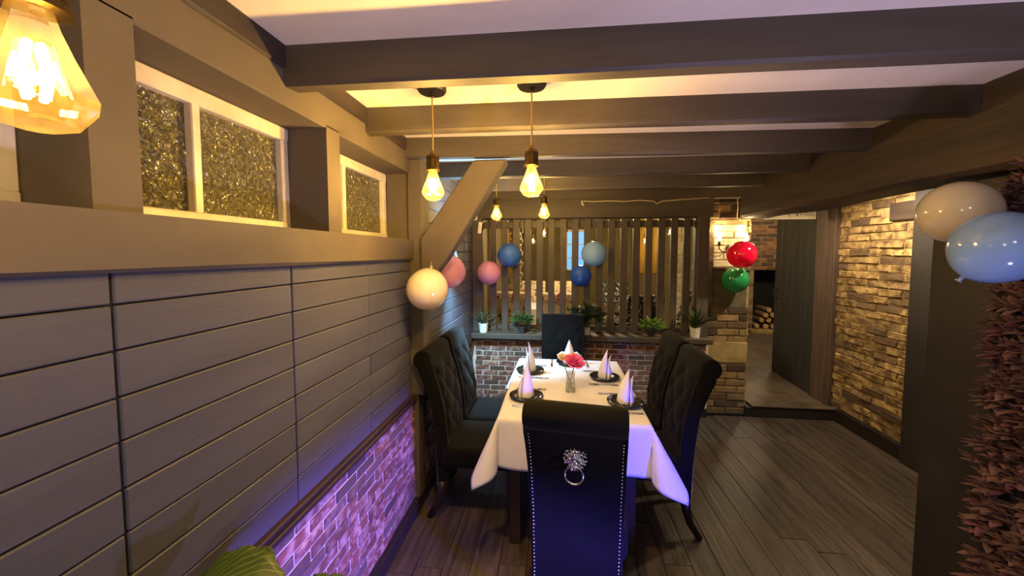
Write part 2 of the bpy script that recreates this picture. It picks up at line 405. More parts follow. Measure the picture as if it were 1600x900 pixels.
# window band: sill beam, lintel, wall plate, piers
bm = beam(B(), (-.975, -1.6, 1.735), (-.975, 2.30, 1.735), .19, .125, 40, .006, 3, .010)
struct('trim_2', bm, M['taupe'], 'thick taupe sill beam running under the windows')
bm = B(); box(bm, -1.2, -.9, -1.6, 2.42, 2.14, 2.262, .006)
struct('trim_3', bm, M['taupe'], 'taupe lintel band above the windows')
bm = beam(B(), (-.985, -1.6, ZC), (-.985, 2.42, ZC), .19, .075, 40, .006, 11, .008)
struct('trim_4', bm, M['dark_beam'], 'dark wall plate in the corner of ceiling and left wall')
bm = B()
for y0, y1 in ((-1.6, -.15), (.652, .744), (1.43, 1.52)): box(bm, -1.2, -.9, y0, y1, 1.72, 2.15)
struct('wall_left.002', bm, M['taupe'], 'taupe piers between the small windows')
bm = B(); box(bm, -1.2, -1.06, 2.30, 2.45, 1.6, ZC); box(bm, -1.08, -.90, 2.30, 2.44, 1.6, ZC, .004)
struct('wall_left.003', bm, M['taupe'], 'taupe end pier beside the braced post')
def window(n, y0, y1, mull, label):
    f = thing('window_%d' % n, label, None); f['kind'] = 'structure'
    xf = -1.06; z0, z1 = 1.737, 2.138; fwid = .038
    bm = B()
    for a, b_, c, d in ((y0, y1, z0, z0+.036), (y0, y1, z1-.05, z1)): box(bm, xf-.05, xf, a, b_, c, d, .004)
    for a, b_ in ((y0, y0+fwid), (y1-fwid, y1), (mull-.014, mull+.014)): box(bm, xf-.05, xf-.003, a, b_, z0+.034, z1-.048, .003)
    wobble(bm, .003, 9, n); obj('window_frame', bm, M['white_frame'], f)
    for a, b_ in ((y0+fwid-.004, mull-.012), (mull+.012, y1-fwid+.004)):
        obj('pane', box(B(), xf-.034, xf-.028, a, b_, z0+.03, z1-.044), M['obscure'], f)
    obj('outside', box(B(), xf-.16, xf-.15, y0-.02, y1+.02, z0-.02, z1+.02), M['skyblack'], f)
window(1, -.15, .652, .25, 'small white framed window nearest the big pendant bulb')
window(2, .744, 1.43, 1.04, 'white framed window of two obscure glass panes above the sill beam')
window(3, 1.52, 2.30, 1.83, 'narrower looking white framed window next to the braced post')
# post and diagonal brace
bm = B(); box(bm, -.92, -.83, 2.28, 2.42, .76, ZC-.1, .006); box(bm, -.92, -.872, 2.29, 2.41, 0, .77, .004)
wobble(bm, .004, 4, 2); struct('trim_5', bm, M['taupe'], 'upright post against the left wall carrying the diagonal brace')
bm = B()
pts = [(-.83, 1.50), (-.83, 1.74), (-.50, 2.20), (-.30, 2.20), (-.665, 1.62), (-.76, 1.50)]
a = [bm.verts.new((x_, 2.25, z_)) for x_, z_ in pts]; b_ = [bm.verts.new((x_, 2.36, z_)) for x_, z_ in pts]
bm.faces.new(a[::-1]); bm.faces.new(b_)
for k in range(6): bm.faces.new((a[k], a[(k+1) % 6], b_[(k+1) % 6], b_[k]))
bmesh.ops.recalc_face_normals(bm, faces=bm.faces); bmesh.ops.bevel(bm, geom=list(bm.edges), offset=.008, segments=1, affect='EDGES')
struct('trim_6', bm, M['taupe'], 'diagonal timber brace rising from the post to a ceiling beam')
# ---- ceiling beams
joists = [(1.20, 1.245, .075, .127, 'first ceiling beam from the front, the widest looking'),
          (1.74, 1.80, .06, .116, 'second ceiling beam from the front, behind the hanging lamps'),
          (2.21, 2.34, .065, .116, 'third ceiling beam, the one the diagonal brace meets'),
          (2.84, 2.86, .065, .118, 'fourth ceiling beam from the front'),
          (3.45, 3.42, .07, .118, 'fifth ceiling beam, last before the slatted screen')]
for i, (ya, yb, wd, hg, lb) in enumerate(joists):
    bm = beam(B(), (-.93, ya+wd/2, ZC), (1.72, yb+wd/2, ZC), wd, hg, 34, .009, i*7.3, .010)
    struct('trim_%d' % (7+i), bm, M['beam'], lb)
bm = beam(B(), (1.82, -1.6, ZC), (1.82, 3.85, ZC), .26, .350, 40, .018, 31, .02)
struct('trim_12', bm, M['dark_beam'], 'massive dark beam running lengthwise over the right side')
# ---- back wall: bricks, ledge, header
wb = struct('wall_back', box(B(), -.93, 1.5, 4.0, 4.14, 0, .76), M['mortar_pale'], 'low brick wall under the slatted screen')
bricks(wb, slip, (-.88, 4.0, .09), (1, 0, 0), (0, -1, 0), 2.36, .67, .168, .0525)
bm = B(); box(bm, -.9, 1.5, 3.985, 4.0, 0, .09, .003); struct('baseboard_back', bm, M['skirt'], 'dark skirting board under the low back brick wall')
bm = B(); box(bm, -.9, 1.5, 3.88, 4.16, .765, .822, .006); struct('trim_13', bm, M['beam'], 'dark ledge of the low wall carrying the plants')
bm = beam(B(), (-.93, 4.06, 2.20), (1.5, 4.06, 2.20), .16, .19, 30, .005, 44, .008)
struct('trim_14', bm, M['beam'], 'header beam above the slatted screen')
bm = B(); box(bm, -.93, 1.9, 4.0, 4.14, 2.195, ZC); struct('wall_back.001', bm, M['beam'], 'dark infill above the screen header')
scr = thing('slatted_screen', 'dark vertical slatted screen standing on the plant ledge', 'screen', (0, 4.088, .822))
NS = 17
for i in range(NS):
    xs = -.691+i*.124
    bm = B(); box(bm, -.034, .034, -.02, .02, 0, 1.19, .003)
    obj('slat', bm, M['slat'], scr, loc=(xs, 0, 0))
obj('bottom_rail', box(B(), -.8, 1.36, .022, .05, .01, .06, .003), M['slat'], scr)
obj('top_rail', box(B(), -.8, 1.36, .022, .05, 1.10, 1.17, .003), M['slat'], scr)
bm = B(); box(bm, -.9, -.795, 3.98, 4.12, .822, 2.02, .004); struct('trim_15', bm, M['slat'], 'left end post of the slatted screen')
bm = B(); box(bm, 1.365, 1.475, 3.98, 4.12, .822, 2.02, .004); struct('trim_16', bm, M['slat'], 'right end post of the slatted screen beside the pillar')
# ---- brick pillar with niche, stone band and render patch
pil = struct('brick_pillar', B(), M['mortar_old'], 'old brick pillar with a lit niche between screen and doorway')
bm = B(); box(bm, 1.50, 1.905, 4.11, 4.5, 0, 1.50); box(bm, 1.50, 1.905, 4.11, 4.5, 1.98, ZC)
box(bm, 1.50, 1.565, 4.11, 4.5, 1.50, 1.98); box(bm, 1.565, 1.905, 4.18, 4.5, 1.50, 1.98)
bm.to_mesh(pil.data); bm.free()
pb = brick_mesh('brick', .205, .062, .014, M['pillar_brick'], .005)
def pskip(c, v, a, b_):
    return (.515 < v < .765) or (1.09 < v < 1.50 and c > .05) or (1.48 < v < 1.99 and b_ > .075)
bricks(pil, pb, (1.50, 4.11, 0), (1, 0, 0), (0, -1, 0), .405, 2.31, .215, .074, pskip)
pw = brick_mesh('brick', .205, .062, .010, M['whitewash_and_lit'], .004)
bricks(pil, pw, (1.57, 4.18, 1.51), (1, 0, 0), (0, -1, 0), .335, .46, .215, .074)  # niche back: sconce glow put into the paler brick colour
bricks(pil, pb, (1.905, 4.11, 0), (0, 1, 0), (1, 0, 0), .39, 2.31, .215, .074, lambda c, v, a, b_: .515 < v < .765)
bricks(pil, pb, (1.50, 4.5, .8), (0, -1, 0), (-1, 0, 0), .34, 1.5, .215, .074)
obj('stone_block', box(B(), 1.495, 1.91, 4.09, 4.5, .535, .755, .01), M['pale_stone'], pil)
bm = B(); box(bm, 1.555, 1.89, 4.098, 4.13, 1.10, 1.49, .008); wobble(bm, .004, 12); obj('render_patch', bm, M['render'], pil)
obj('shelf_stone', box(B(), 1.555, 1.915, 4.085, 4.2, 1.475, 1.51, .006), M['pillar_brick'], pil)
# ---- step, passage, right wall
bm = B(); box(bm, 1.9, 2.78, 4.06, 4.4, 0, .10, .004); struct('trim_17', bm, M['skirt'], 'dark riser of the step up into the doorway')
pf = struct('floor.001', box(B(), -.92, 5.0, 4.15, 8.3, -.05, .108), M['floor_gap'], 'raised grey brown floor of the passage and back room')
x = -.9
while x < 4.9:
    y = 4.05 if x > 1.85 else 4.16
    if x > 1.85 and x < 2.6: y = 4.05
    y0 = y
    while y0 < 8.2:
        y1 = min(y0+1.25, 8.2)
        if x+.18 > 1.49 and x < 1.905 and y0 < 4.5: y0 = 4.52
        bm = B(); box(bm, .001, .189, 0, y1-y0-.002, -.012, 0, .001); obj('floor_board', bm, M['platform'], pf, loc=(x, y0, .12)); y0 = y1
    x += .19
wr = struct('wall_right', box(B(), 2.75, 2.95, 3.3, 4.14, .0, 2.33), M['mortar_old'], 'old yellow brick wall on the right lit from above')
ob = brick_mesh('brick', .226, .060, .010, M['old_brick'], .009)
bricks(wr, ob, (2.75, 3.3, .13), (0, 1, 0), (-1, 0, 0), .84, 2.17, .236, .068, lambda c, v, a, b_: 1.77 < v < 1.95 and c < .26)
bm = B(); box(bm, 2.725, 2.80, 3.33, 3.565, 1.915, 2.065, .008); wobble(bm, .004, 6); obj('timber_block', bm, M['dark_beam'], wr)
bm = B(); box(bm, 2.715, 2.76, 3.18, 4.06, 0, .125, .006); struct('baseboard_right', bm, M['skirt'], 'dark skirting under the right brick wall')
bm = B(); box(bm, 2.70, 2.95, 3.10, 3.31, 0, 2.33, .006); struct('trim_18', bm, M['charcoal_panel'], 'dark upright post ending the right brick wall')
bm = B(); box(bm, 2.68, 2.95, -1.6, 3.11, 0, 2.33); struct('wall_right.001', bm, M['charcoal_panel'], 'dark right hand wall behind the partition')
bm = B(); box(bm, 2.70, 2.84, 4.14, 4.42, .12, 2.16, .006); struct('trim_19', bm, M['brown_post'], 'broad brown wooden door post beside the black door')
bm = B(); box(bm, 1.92, 2.84, 4.30, 4.44, 2.115, ZC, .005); struct('trim_20', bm, M['dark_beam'], 'dark beam over the doorway')
# near partition
bm = B(); box(bm, 1.75, 1.95, -1.6, 2.04, 0, 1.96, .006); struct('wall_right.002', bm, M['charcoal_panel'], 'charcoal partition under the big beam at the right')
# black plank door standing open
door = thing('door_1', 'black vertical plank door standing open into the passage', None, (2.735, 4.43, .125), R(-5.2)); door['kind'] = 'structure'
for i in range(6):
    bm = B(); box(bm, -.018, .018, .004+i*.155, .151+i*.155, 0, 1.98, .006); obj('plank', bm, M['black_wood'], door)
for zz in (.25, 1.0, 1.7): obj('ledge_batten', box(B(), .018, .04, .02, .92, zz, zz+.1, .004), M['black_wood'], door)
bm = B(); tube(bm, [(-.018, .85, .95), (-.06, .85, .95), (-.06, .85, 1.07), (-.018, .85, 1.07)], .008, 8); obj('handle', bm, M['iron'], door, True)
# ---- passage end wall with fireplace
fw_ = struct('wall_end', B(), M['mortar_old'], 'far brick wall with a dark fireplace opening')
bm = B(); box(bm, 3.0, 3.80, 8.0, 8.3, .1, 2.45); box(bm, 3.80, 4.75, 8.0, 8.3, 1.36, 2.45); box(bm, 4.75, 5.1, 8.0, 8.3, .1, 2.45)
bm.to_mesh(fw_.data); bm.free()
obj('fireback', box(B(), 3.75, 4.8, 8.45, 8.5, .1, 1.5), M['soot'], fw_)
obj('hearth', box(B(), 3.7, 4.8, 7.8, 8.45, .11, .175, .008), M['pale_stone'], fw_)
hb = brick_mesh('brick', .215, .065, .014, M['hearth_brick'], .004)
bricks(fw_, hb, (3.45, 8.0, .12), (1, 0, 0), (0, -1, 0), 1.25, 2.24, .23, .08, lambda c, v, a, b_: b_ > .35 and v < 1.24)
LOGS = [('bottom', 'first', 3.90, .232), ('bottom', 'second', 4.04, .232), ('bottom', 'third', 4.18, .232), ('bottom', 'fourth', 4.32, .232),
        ('middle', 'first', 3.97, .345), ('middle', 'second', 4.11, .345), ('middle', 'third', 4.25, .345), ('upper', 'first', 4.03, .452), ('upper', 'second', 4.17, .452), ('top', 'only', 4.10, .55)]
for k, (lay, nth, lx, lz) in enumerate(LOGS):
    r_ = .052
    lg = thing('firewood_log', 'cut log in the far fireplace, %s from the left in the %s layer' % (nth, lay) if nth != 'only' else 'cut log lying alone on top of the pile in the far fireplace', 'log', (lx, 8.03+random.uniform(-.03, .05), lz), 0, 'logs stacked in the fireplace')
    lg.rotation_euler = (R(90), 0, R(random.uniform(-5, 5)))
    bm = B(); lathe(bm, [(r_*.97, -.34), (r_, -.3), (r_, 0), (r_*.96, .04)], 9); wobble(bm, .010, 12, k); obj('bark', bm, M['log'], lg, True)
    for pr in ([(r_*.95, .035), (r_*.9, .05), (0, .052)], [(0, -.345), (r_*.9, -.342)]):
        bm = B(); lathe(bm, pr, 9); wobble(bm, .006, 12, k); obj('cut_end', bm, M['log_end'], lg)
# ---- back room shell
struct('wall_back.002', box(B(), -.93, 3.0, 8.05, 8.25, .1, 2.5), M['olive_wall'], 'olive far wall of the back dining room')
struct('wall_left.004', box(B(), -1.06, -.93, 4.1, 8.25, .1, 2.5), M['olive_wall'], 'left wall of the back dining room')
struct('wall_right.003', box(B(), 5.0, 5.1, 4.1, 8.3, .1, 2.5), M['olive_wall'], 'right wall of the far hall')
struct('wall_right.004', box(B(), 2.96, 5.1, 4.0, 4.14, 0, 2.5), M['olive_wall'], 'return wall behind the open door')
struct('ceiling.001', box(B(), -1.06, 5.1, 4.14, 8.3, 2.42, 2.5), M['beam'], 'dark ceiling of the back room')
for n, x0, x1, z0, z1, lb in ((4, .16, .56, 1.30, 2.14, 'blue lit window in the far wall behind the slats'),):
    f = thing('window_%d' % n, lb, None); f['kind'] = 'structure'
    bm = B(); t = .03
    for a in ((x0, x1, z0, z0+t), (x0, x1, z1-t*1.6, z1), (x0, x0+t, z0, z1), (x1-t, x1, z0, z1)): box(bm, a[0], a[1], 8.0, 8.05, a[2], a[3])
    if n == 4:
        for zz in (1.56, 1.84): box(bm, x0, x1, 8.01, 8.045, zz-.012, zz+.012)
    obj('window_frame', bm, M['white_frame'], f)
    obj('pane', box(B(), x0+t-.004, x1-t+.004, 8.03, 8.045, z0+t-.004, z1-t*1.6+.004), M['blue_glow'], f)
def curtain(name, x0, x1, y, z0, z1, label, grp=None):
    bm = B(); n = 40; rows_ = []
    for i in range(n+1):
        t = i/n; xx = x0+(x1-x0)*t; yy = y+.025*math.sin(t*(x1-x0)*62)
        rows_.append([bm.verts.new((xx, yy, z0)), bm.verts.new((xx, yy*.5+y*.5, z1)), bm.verts.new((xx, yy*.5+y*.5+.02, z1)), bm.verts.new((xx, yy+.02, z0))])
    for a, b_ in zip(rows_, rows_[1:]):
        for k in range(4): bm.faces.new((a[k], b_[k], b_[(k+1) % 4], a[(k+1) % 4]))
    o = obj(name, bm, M['curtain'], None, True); return tag(o, label, 'curtain', grp)
curtain('curtain', 1.50, 1.78, 8.02, 1.25, 2.42, 'yellow curtain behind the slats, near the pale brick column', 'yellow curtains in the back room')
curtain('curtain', 1.85, 2.06, 8.02, 1.25, 2.42, 'yellow curtain behind the slats, closest to the right end post', 'yellow curtains in the back room')
curtain('curtain', -1.0+.16, -.62, 6.2, 1.3, 2.42, 'yellow curtain behind the pink balloon on the slats')
bm = B(); box(bm, -.62, -.50, 5.1, 5.22, .12, 2.42); cw = struct('trim_21', bm, M['mortar_pale'], 'whitewashed brick column behind the blue balloon')
bricks(cw, pw, (-.62, 5.1, .14), (1, 0, 0), (0, -1, 0), .12, 2.2, .13, .074)
bm = B(); box(bm, 1.95, 2.12, 6.6, 6.8, .12, 2.42); cw2 = struct('trim_22', bm, M['mortar_pale'], 'pale brick column seen behind the right end slats')
bricks(cw2, pw, (1.95, 6.6, .14), (1, 0, 0), (0, -1, 0), .17, 2.2, .18, .074)

# ================================================================ THINGS
# ---- pendant lamps
def pendant(loc_xy, zb, label, power, grp='bare bulb pendant lamps', rose=True, ztop=ZC):
    """zb: centre height of the bulb"""
    t = thing('pendant_lamp', label, 'lamp', (loc_xy[0], loc_xy[1], zb), 0, grp)
    top = zb+.062
    obj('canopy', lathe(B(), [(0, 0), (.058, 0), (.058, -.020), (.052, -.028), (.012, -.030), (.009, -.045), (0, -.045)], 28, (0, 0, ztop-zb)), M['canopy'], t)
    obj('cord', tube(B(), [(0, 0, top-zb+.07), (.001, 0, (top-zb+.07+ztop-zb)/2), (0, 0, ztop-zb-.04)], .0032, 6), M['cord'], t)
    bm = lathe(B(), [(0, .082), (.008, .080), (.012, .066), (.026, .060), (.027, .052), (.024, .050), (.024, .012), (.030, .010), (.030, .002), (.022, 0), (0, 0)], 24, (0, 0, top-zb))
    s = obj('socket', bm, M['brass'], t)
    bm = B()
    for k in range(10):
        a = 2*math.pi*k/10; tube(bm, [(.0245*math.cos(a), .0245*math.sin(a), top-zb+.014), (.0245*math.cos(a), .0245*math.sin(a), top-zb+.049)], .0022, 5)
    obj('socket_rib', bm, M['brass'], s)
    g = obj('bulb', lathe(B(), [(.017, .062), (.021, .046), (.030, .020), (.0475, -.022), (.046, -.030), (.030, -.052), (.016, -.057), (0, -.057)], 10), M['amber'], t)
    bm = B()
    for k in range(4):
        a = 2*math.pi*k/4+.4; tube(bm, [(.006*math.cos(a), .006*math.sin(a), .03), (.013*math.cos(a), .013*math.sin(a), 0), (.008*math.cos(a), .008*math.sin(a), -.026)], .0034, 6)
    obj('filament', bm, M['filament'], g)
    obj('stem', lathe(B(), [(.008, .06), (.005, .03), (.003, -.02), (0, -.022)], 8), M['clear'], g)
    point('bulb_light', (0, 0, 0), power, WARM, .018, t)
    return t
pendant((-.535, .345), 1.835, 'large looking amber bulb pendant nearest the viewer by the window', 13)
pendant((-.513, 1.55), 1.926, 'hanging amber bulb in front of the diagonal brace', PENDANT_W)
pendant((-.108, 1.55), 1.934, 'hanging amber bulb right of the diagonal brace, below first beam', PENDANT_W)
pendant((-.515, 3.2), 1.985, 'small looking hanging bulb before the screen above the blue balloon', FAR_PENDANT_W)
pendant((-.118, 3.2), 1.995, 'small looking hanging bulb before the screen near its middle', FAR_PENDANT_W)
for (x_, y_, z_, lb) in ((-.655, 6.6, 1.93, 'tiny bulb glowing behind the slats nearest the blue balloon'), (-.445, 6.9, 1.88, 'tiny bulb glowing behind the slats below the middle pendant'),
                         (-.215, 5.9, 1.96, 'tiny bulb straight under the middle hanging bulb'), (1.43, 6.6, 1.86, 'tiny bulb behind the slats in front of the yellow curtain'), (1.77, 6.4, 1.99, 'tiny bulb behind the slats near the right end post')):
    pendant((x_, y_), z_, lb, 3, 'bulbs in the back room', True, 2.42)

# ---- wall sconce on the pillar
t = thing('wall_sconce', 'lit iron candle sconce in the pillar niche behind the red balloon', 'sconce', (1.735, 4.165, 1.70))
obj('back_plate', lathe(B(), [(0, 0), (.04, 0), (.04, .01), (.03, .016), (0, .018)], 20, mtx=Matrix.Rotation(R(90), 4, 'X')), M['iron'], t)
for sx in (-1, 1):
    obj('arm', tube(B(), [(0, -.01, 0), (sx*.05, -.05, -.03), (sx*.10, -.07, -.03), (sx*.13, -.075, .0), (sx*.13, -.075, .03)], .006, 8), M['iron'], t, True)
    obj('drip_pan', lathe(B(), [(0, .028), (.03, .034), (.032, .04), (.012, .036), (.011, .075), (0, .075)], 18, (sx*.13, -.075, 0)), M['iron'], t)
    obj('bulb', lathe(B(), [(.011, .075), (.017, .095), (.016, .115), (.007, .14), (0, .15)], 14, (sx*.13, -.075, 0)), M['candle_bulb'], t, True)
    point('sconce_light', (sx*.13, -.075, .19), 4, (1, .72, .34), .02, t)

# ---- blue wall lamp
t = thing('blue_wall_lamp', 'blue glowing tapered wall lamp on the boards above the pink balloon', 'lamp', (-.90, 2.98, 1.69))
bm = B(); box(bm, 0, .012, -.06, .06, -.075, .085, .003); obj('back_plate', bm, M['plastic_white'], t)
bm = B(); r0 = [(.014, -.075), (.09, -.065), (.09, .065), (.014, .075)]; r1 = [(.014, -.05), (.06, -.04), (.06, .04), (.014, .05)]
a = [bm.verts.new((x_, y_, -.07)) for x_, y_ in r0]; b_ = [bm.verts.new((x_, y_, .075)) for x_, y_ in r1]
bm.faces.new(a[::-1]); bm.faces.new(b_)
for k in range(4): bm.faces.new((a[k], a[(k+1) % 4], b_[(k+1) % 4], b_[k]))
obj('shade', bm, M['cyan_glow'], t)
obj('cap', box(B(), .012, .066, -.052, .052, .073, .086, .003), M['plastic_white'], t)
spot('blue_lamp_up', (-.80, 2.98, 1.80), (-.70, 2.95, 2.33), 24, (.34, .70, 1), 140, .6, .03).parent = None
spot('blue_lamp_down', (-.76, 2.98, 1.60), (-.45, 3.4, .55), 170, (.34, .72, 1), 95, .7, .03)

# ---- balloons
def balloon(label, col, loc, r, tilt=(0, 0), string_to=None):
    t = thing('balloon', label, 'balloon', loc, 0, 'balloons'); t.rotation_euler = (tilt[0], tilt[1], 0)
    m = balloon_mat('latex_'+label.split()[0], col)
    prof = [(0, 1.02)]
    for i in range(1, 24):
        a = math.pi*i/24; z_ = math.cos(a); q = math.sin(a)
        k = 1 if z_ > 0 else 1-.10*z_*z_
        prof.append((q*k, z_*(1.0 if z_ > 0 else 1.06)))
    prof += [(.05, -1.065), (.03, -1.10)]
    obj('balloon_body', lathe(B(), [(a*r, b_*r) for a, b_ in prof], 36), m, t, True)
    obj('knot', lathe(B(), [(.03*r, -1.09*r), (.07*r, -1.12*r), (.03*r, -1.15*r), (.10*r, -1.22*r), (0, -1.19*r)], 12), m, t, True)
    if string_to:
        v = Vector(string_to)-Vector(loc); v.rotate(t.rotation_euler.to_matrix().inverted())
        p0 = Vector((0, 0, -1.15*r)); obj('string', tube(B(), [p0, v], .002, 5), M['wire'], t)
    return t
balloon('cream white balloon beside the post, the big one in front of a pink balloon', (240, 226, 204), (-.735, 2.10, 1.448), .118, (R(150), 0), (-.76, 2.25, 1.60))
balloon('pink balloon half hidden behind the cream white balloon', (244, 176, 216), (-.74, 2.56, 1.525), .112, (R(150), R(8)), (-.765, 2.37, 1.66))
balloon('rose pink balloon hanging before the left end of the slatted screen', (240, 170, 214), (-.715, 3.94, 1.448), .126, (R(54), 0))
balloon('mid blue balloon touching the rose pink balloon at the screen', (72, 124, 226), (-.50, 3.94, 1.632), .126, (R(54), R(8)))
balloon('pale blue balloon above a deep blue one at the screen', (158, 202, 255), (.357, 3.94, 1.648), .126, (R(54), 0))
balloon('deep blue balloon below the pale blue one at the screen', (44, 96, 222), (.228, 3.955, 1.425), .1095, (R(30), 0))
balloon('bright red balloon hanging before the brick pillar niche', (232, 18, 66), (1.705, 3.83, 1.642), .128, (R(110), 0))
balloon('green balloon right below the red balloon at the pillar', (44, 150, 88), (1.722, 3.975, 1.395), .122, (R(0), 0))
balloon('greyish white balloon up beside the hedge under the big beam', (214, 208, 190), (1.505, 1.66, 1.806), .115, (R(100), R(10)))
balloon('light blue balloon against the russet hedge', (138, 174, 226), (1.45, 1.46, 1.671), .118, (R(20), R(30)))

# ---- chairs
def arc(cy_, cz_, r, a0, a1, n): return [(cy_+r*math.cos(R(a0+(a1-a0)*i/n)), cz_+r*math.sin(R(a0+(a1-a0)*i/n))) for i in range(n+1)]
FRONT = [(-.150, .42), (-.152, .55), (-.168, .70), (-.200, .84), (-.232, .93)]
REAR = [(-.318, .95), (-.278, .86), (-.248, .72), (-.228, .55), (-.220, .20)]
def front_y(z):
    for (y0, z0), (y1, z1) in zip(FRONT, FRONT[1:]):
        if z <= z1: return y0+(y1-y0)*(z-z0)/(z1-z0)
    return FRONT[-1][0]
def rear_y(z):
    rr = REAR[::-1]
    for (y0, z0), (y1, z1) in zip(rr, rr[1:]):
        if z <= z1: return y0+(y1-y0)*(z-z0)/(z1-z0)
    return rr[-1][0]
def make_chair(label, fab, group, knocker=True, detail=True):
    t = thing('dining_chair', label, 'chair', (0, 0, 0), 0, group)
    prof = FRONT+arc(-.303, 1.000, .060, 35, 235, 14)+REAR+[(-.165, .20)]
    bm = prism_x(B(), prof, -.205, .205, .016, 3)
    for v in bm.verts:
        v.co.x *= .93+.07*max(0, min(1, (v.co.z-.24)/.76))
    o = obj('backrest', bm, fab, t, True); o.data.set_sharp_from_angle(angle=R(50))
    # tufted front pad
    bm = B(); nx, nz = 28, 36; g = []
    for i in range(nz+1):
        z_ = .50+i/nz*.475; row = []
        for j in range(nx+1):
            x_ = -.185+j/nx*.37
            a = (x_/.185*2.0), ((z_-.50)/.11)
            p = math.pi*(a[0]+a[1])/1.0; q = math.pi*(a[0]-a[1])/1.0
            d = abs(math.sin(p/2)*math.sin(q/2))**.45
            edge = min(1, min(i, nz-i)/3, min(j, nx-j)/3)
            row.append(bm.verts.new((x_, front_y(z_)-.004+(.006+.020*d)*edge, z_)))
        g.append(row)
    for i in range(nz):
        for j in range(nx): bm.faces.new((g[i][j], g[i+1][j], g[i+1][j+1], g[i][j+1]))
    obj('tufted_pad', bm, fab, t, True)
    bm = B(); box(bm, -.215, .215, -.185, .265, .335, .468, .035, 3)
    for v in bm.verts:
        if v.co.z > .445: v.co.z += .012*(1-(v.co.x/.215)**2)*(1-((v.co.y-.04)/.225)**2)
    obj('seat', bm, fab, t, True)
    for sx in (-1, 1):
        bm = B(); box(bm, sx*.185-.022, sx*.185+.022, .21, .254, .01, .36, .004)
        for v in bm.verts:
            k = .62+.38*v.co.z/.36; v.co.x = sx*.185+(v.co.x-sx*.185)*k; v.co.y = .232+(v.co.y-.232)*k
        obj('leg', bm, M['leg'], t)
        pts = [(sx*.175, -.19, .24), (sx*.176, -.197, .17), (sx*.178, -.22, .09), (sx*.18, -.275, .006)]
        obj('leg', tube(B(), pts, [.028, .026, .022, .018], 8), M['leg'], t, True)
    if detail:
        for sx in (-1, 1):
            bm = B()
            for i in range(53):
                z_ = .21+i*.0168
                if z_ > .93: break
                w_ = (.93+.07*max(0, min(1, (z_-.3)/.7)))*.190
                bmesh.ops.create_icosphere(bm, subdivisions=1, radius=.0043, matrix=Matrix.Translation((sx*w_, rear_y(z_)-.001, z_)))
            obj('nailhead_trim', bm, M['nail'], t, True)
    if knocker:
        kz = .825; kn = bpy.data.objects.new('knocker', None); C.objects.link(kn); kn.parent = t; kn.location = (0, rear_y(kz)-.001, kz); kn.rotation_euler = (R(-14), 0, 0)
        bm = B()
        def blob(x_, y_, z_, rx, ry, rz_, s=2):
            bmesh.ops.create_icosphere(bm, subdivisions=s, radius=1, matrix=Matrix.Translation((x_, y_, z_)) @ Matrix.Diagonal((rx, ry, rz_, 1)))
        blob(0, -.006, 0, .036, .014, .040)                                 # skull
        blob(0, -.022, -.012, .017, .014, .015); blob(0, -.031, -.006, .009, .007, .006)   # muzzle, nose
        blob(-.008, -.028, -.018, .008, .008, .006); blob(.008, -.028, -.018, .008, .008, .006)
        blob(0, -.022, .010, .007, .010, .018)                              # bridge
        for sx in (-1, 1):
            blob(sx*.014, -.019, .012, .006, .005, .004); blob(sx*.015, -.020, .020, .011, .006, .004); blob(sx*.021, -.016, -.004, .009, .007, .010)
            blob(sx*.030, -.008, .034, .008, .006, .010)                    # ears
        blob(0, -.018, -.032, .008, .008, .008)
        rng = random.Random(3)
        for ring_, cnt, ln in ((.030, 12, .010), (.038, 16, .012), (.045, 18, .009)):       # mane curls
            for i in range(cnt):
                a = 2*math.pi*(i+.5*(ring_ > .035))/cnt+rng.uniform(-.1, .1); rr_ = ring_+rng.uniform(-.003, .003)
                bmesh.ops.create_icosphere(bm, subdivisions=1, radius=1, matrix=Matrix.Translation((math.cos(a)*rr_, -.013+(ring_-.03)*.55+rng.uniform(-.002, .002), math.sin(a)*rr_*1.05)) @ Matrix.Rotation(-a+rng.uniform(-.6, .6), 4, 'Y') @ Matrix.Diagonal((ln, .006, .0048, 1)))
        obj('lion_head', bm, M['chrome'], kn, True)
        pts = [(.036*math.cos(a), -.022-.004*math.sin(a), -.062+.034*math.sin(a)) for a in [2*math.pi*i/28 for i in range(28)]]
        obj('ring', tube(B(), pts, [.0034+.0022*max(0, -math.sin(2*math.pi*i/28)) for i in range(28)], 8, closed=True), M['chrome'], kn, True)
    return t
CH = 'black velvet roll back dining chairs'
proto = make_chair('black velvet chair with silver lion head knocker, seen from behind in front', M['velvet'], CH)
proto.location = (.112, 1.80, 0); proto.rotation_euler = (0, 0, R(-8))
def chair_at(src, x_, y_, rz, label, z_=0, group=CH):
    c = copy_tree(src); c.location = (x_, y_, z_); c.rotation_euler = (0, 0, rz); c['label'] = label; c['group'] = group; return c
chair_at(proto, -.515, 2.42, R(-90), 'black tufted chair along the board wall, nearer one beside the post')
chair_at(proto, -.515, 2.87, R(-90), 'black tufted chair along the board wall, next to the back bricks')
chair_at(proto, .55, 2.42, R(90), 'black tufted chair on the open floor side, nearer to the front')
chair_at(proto, .55, 2.87, R(90), 'black tufted chair on the open floor side, nearer to the pillar')
chair_at(proto, .05, 3.47, R(180), 'black chair at the far table end against the plant ledge')

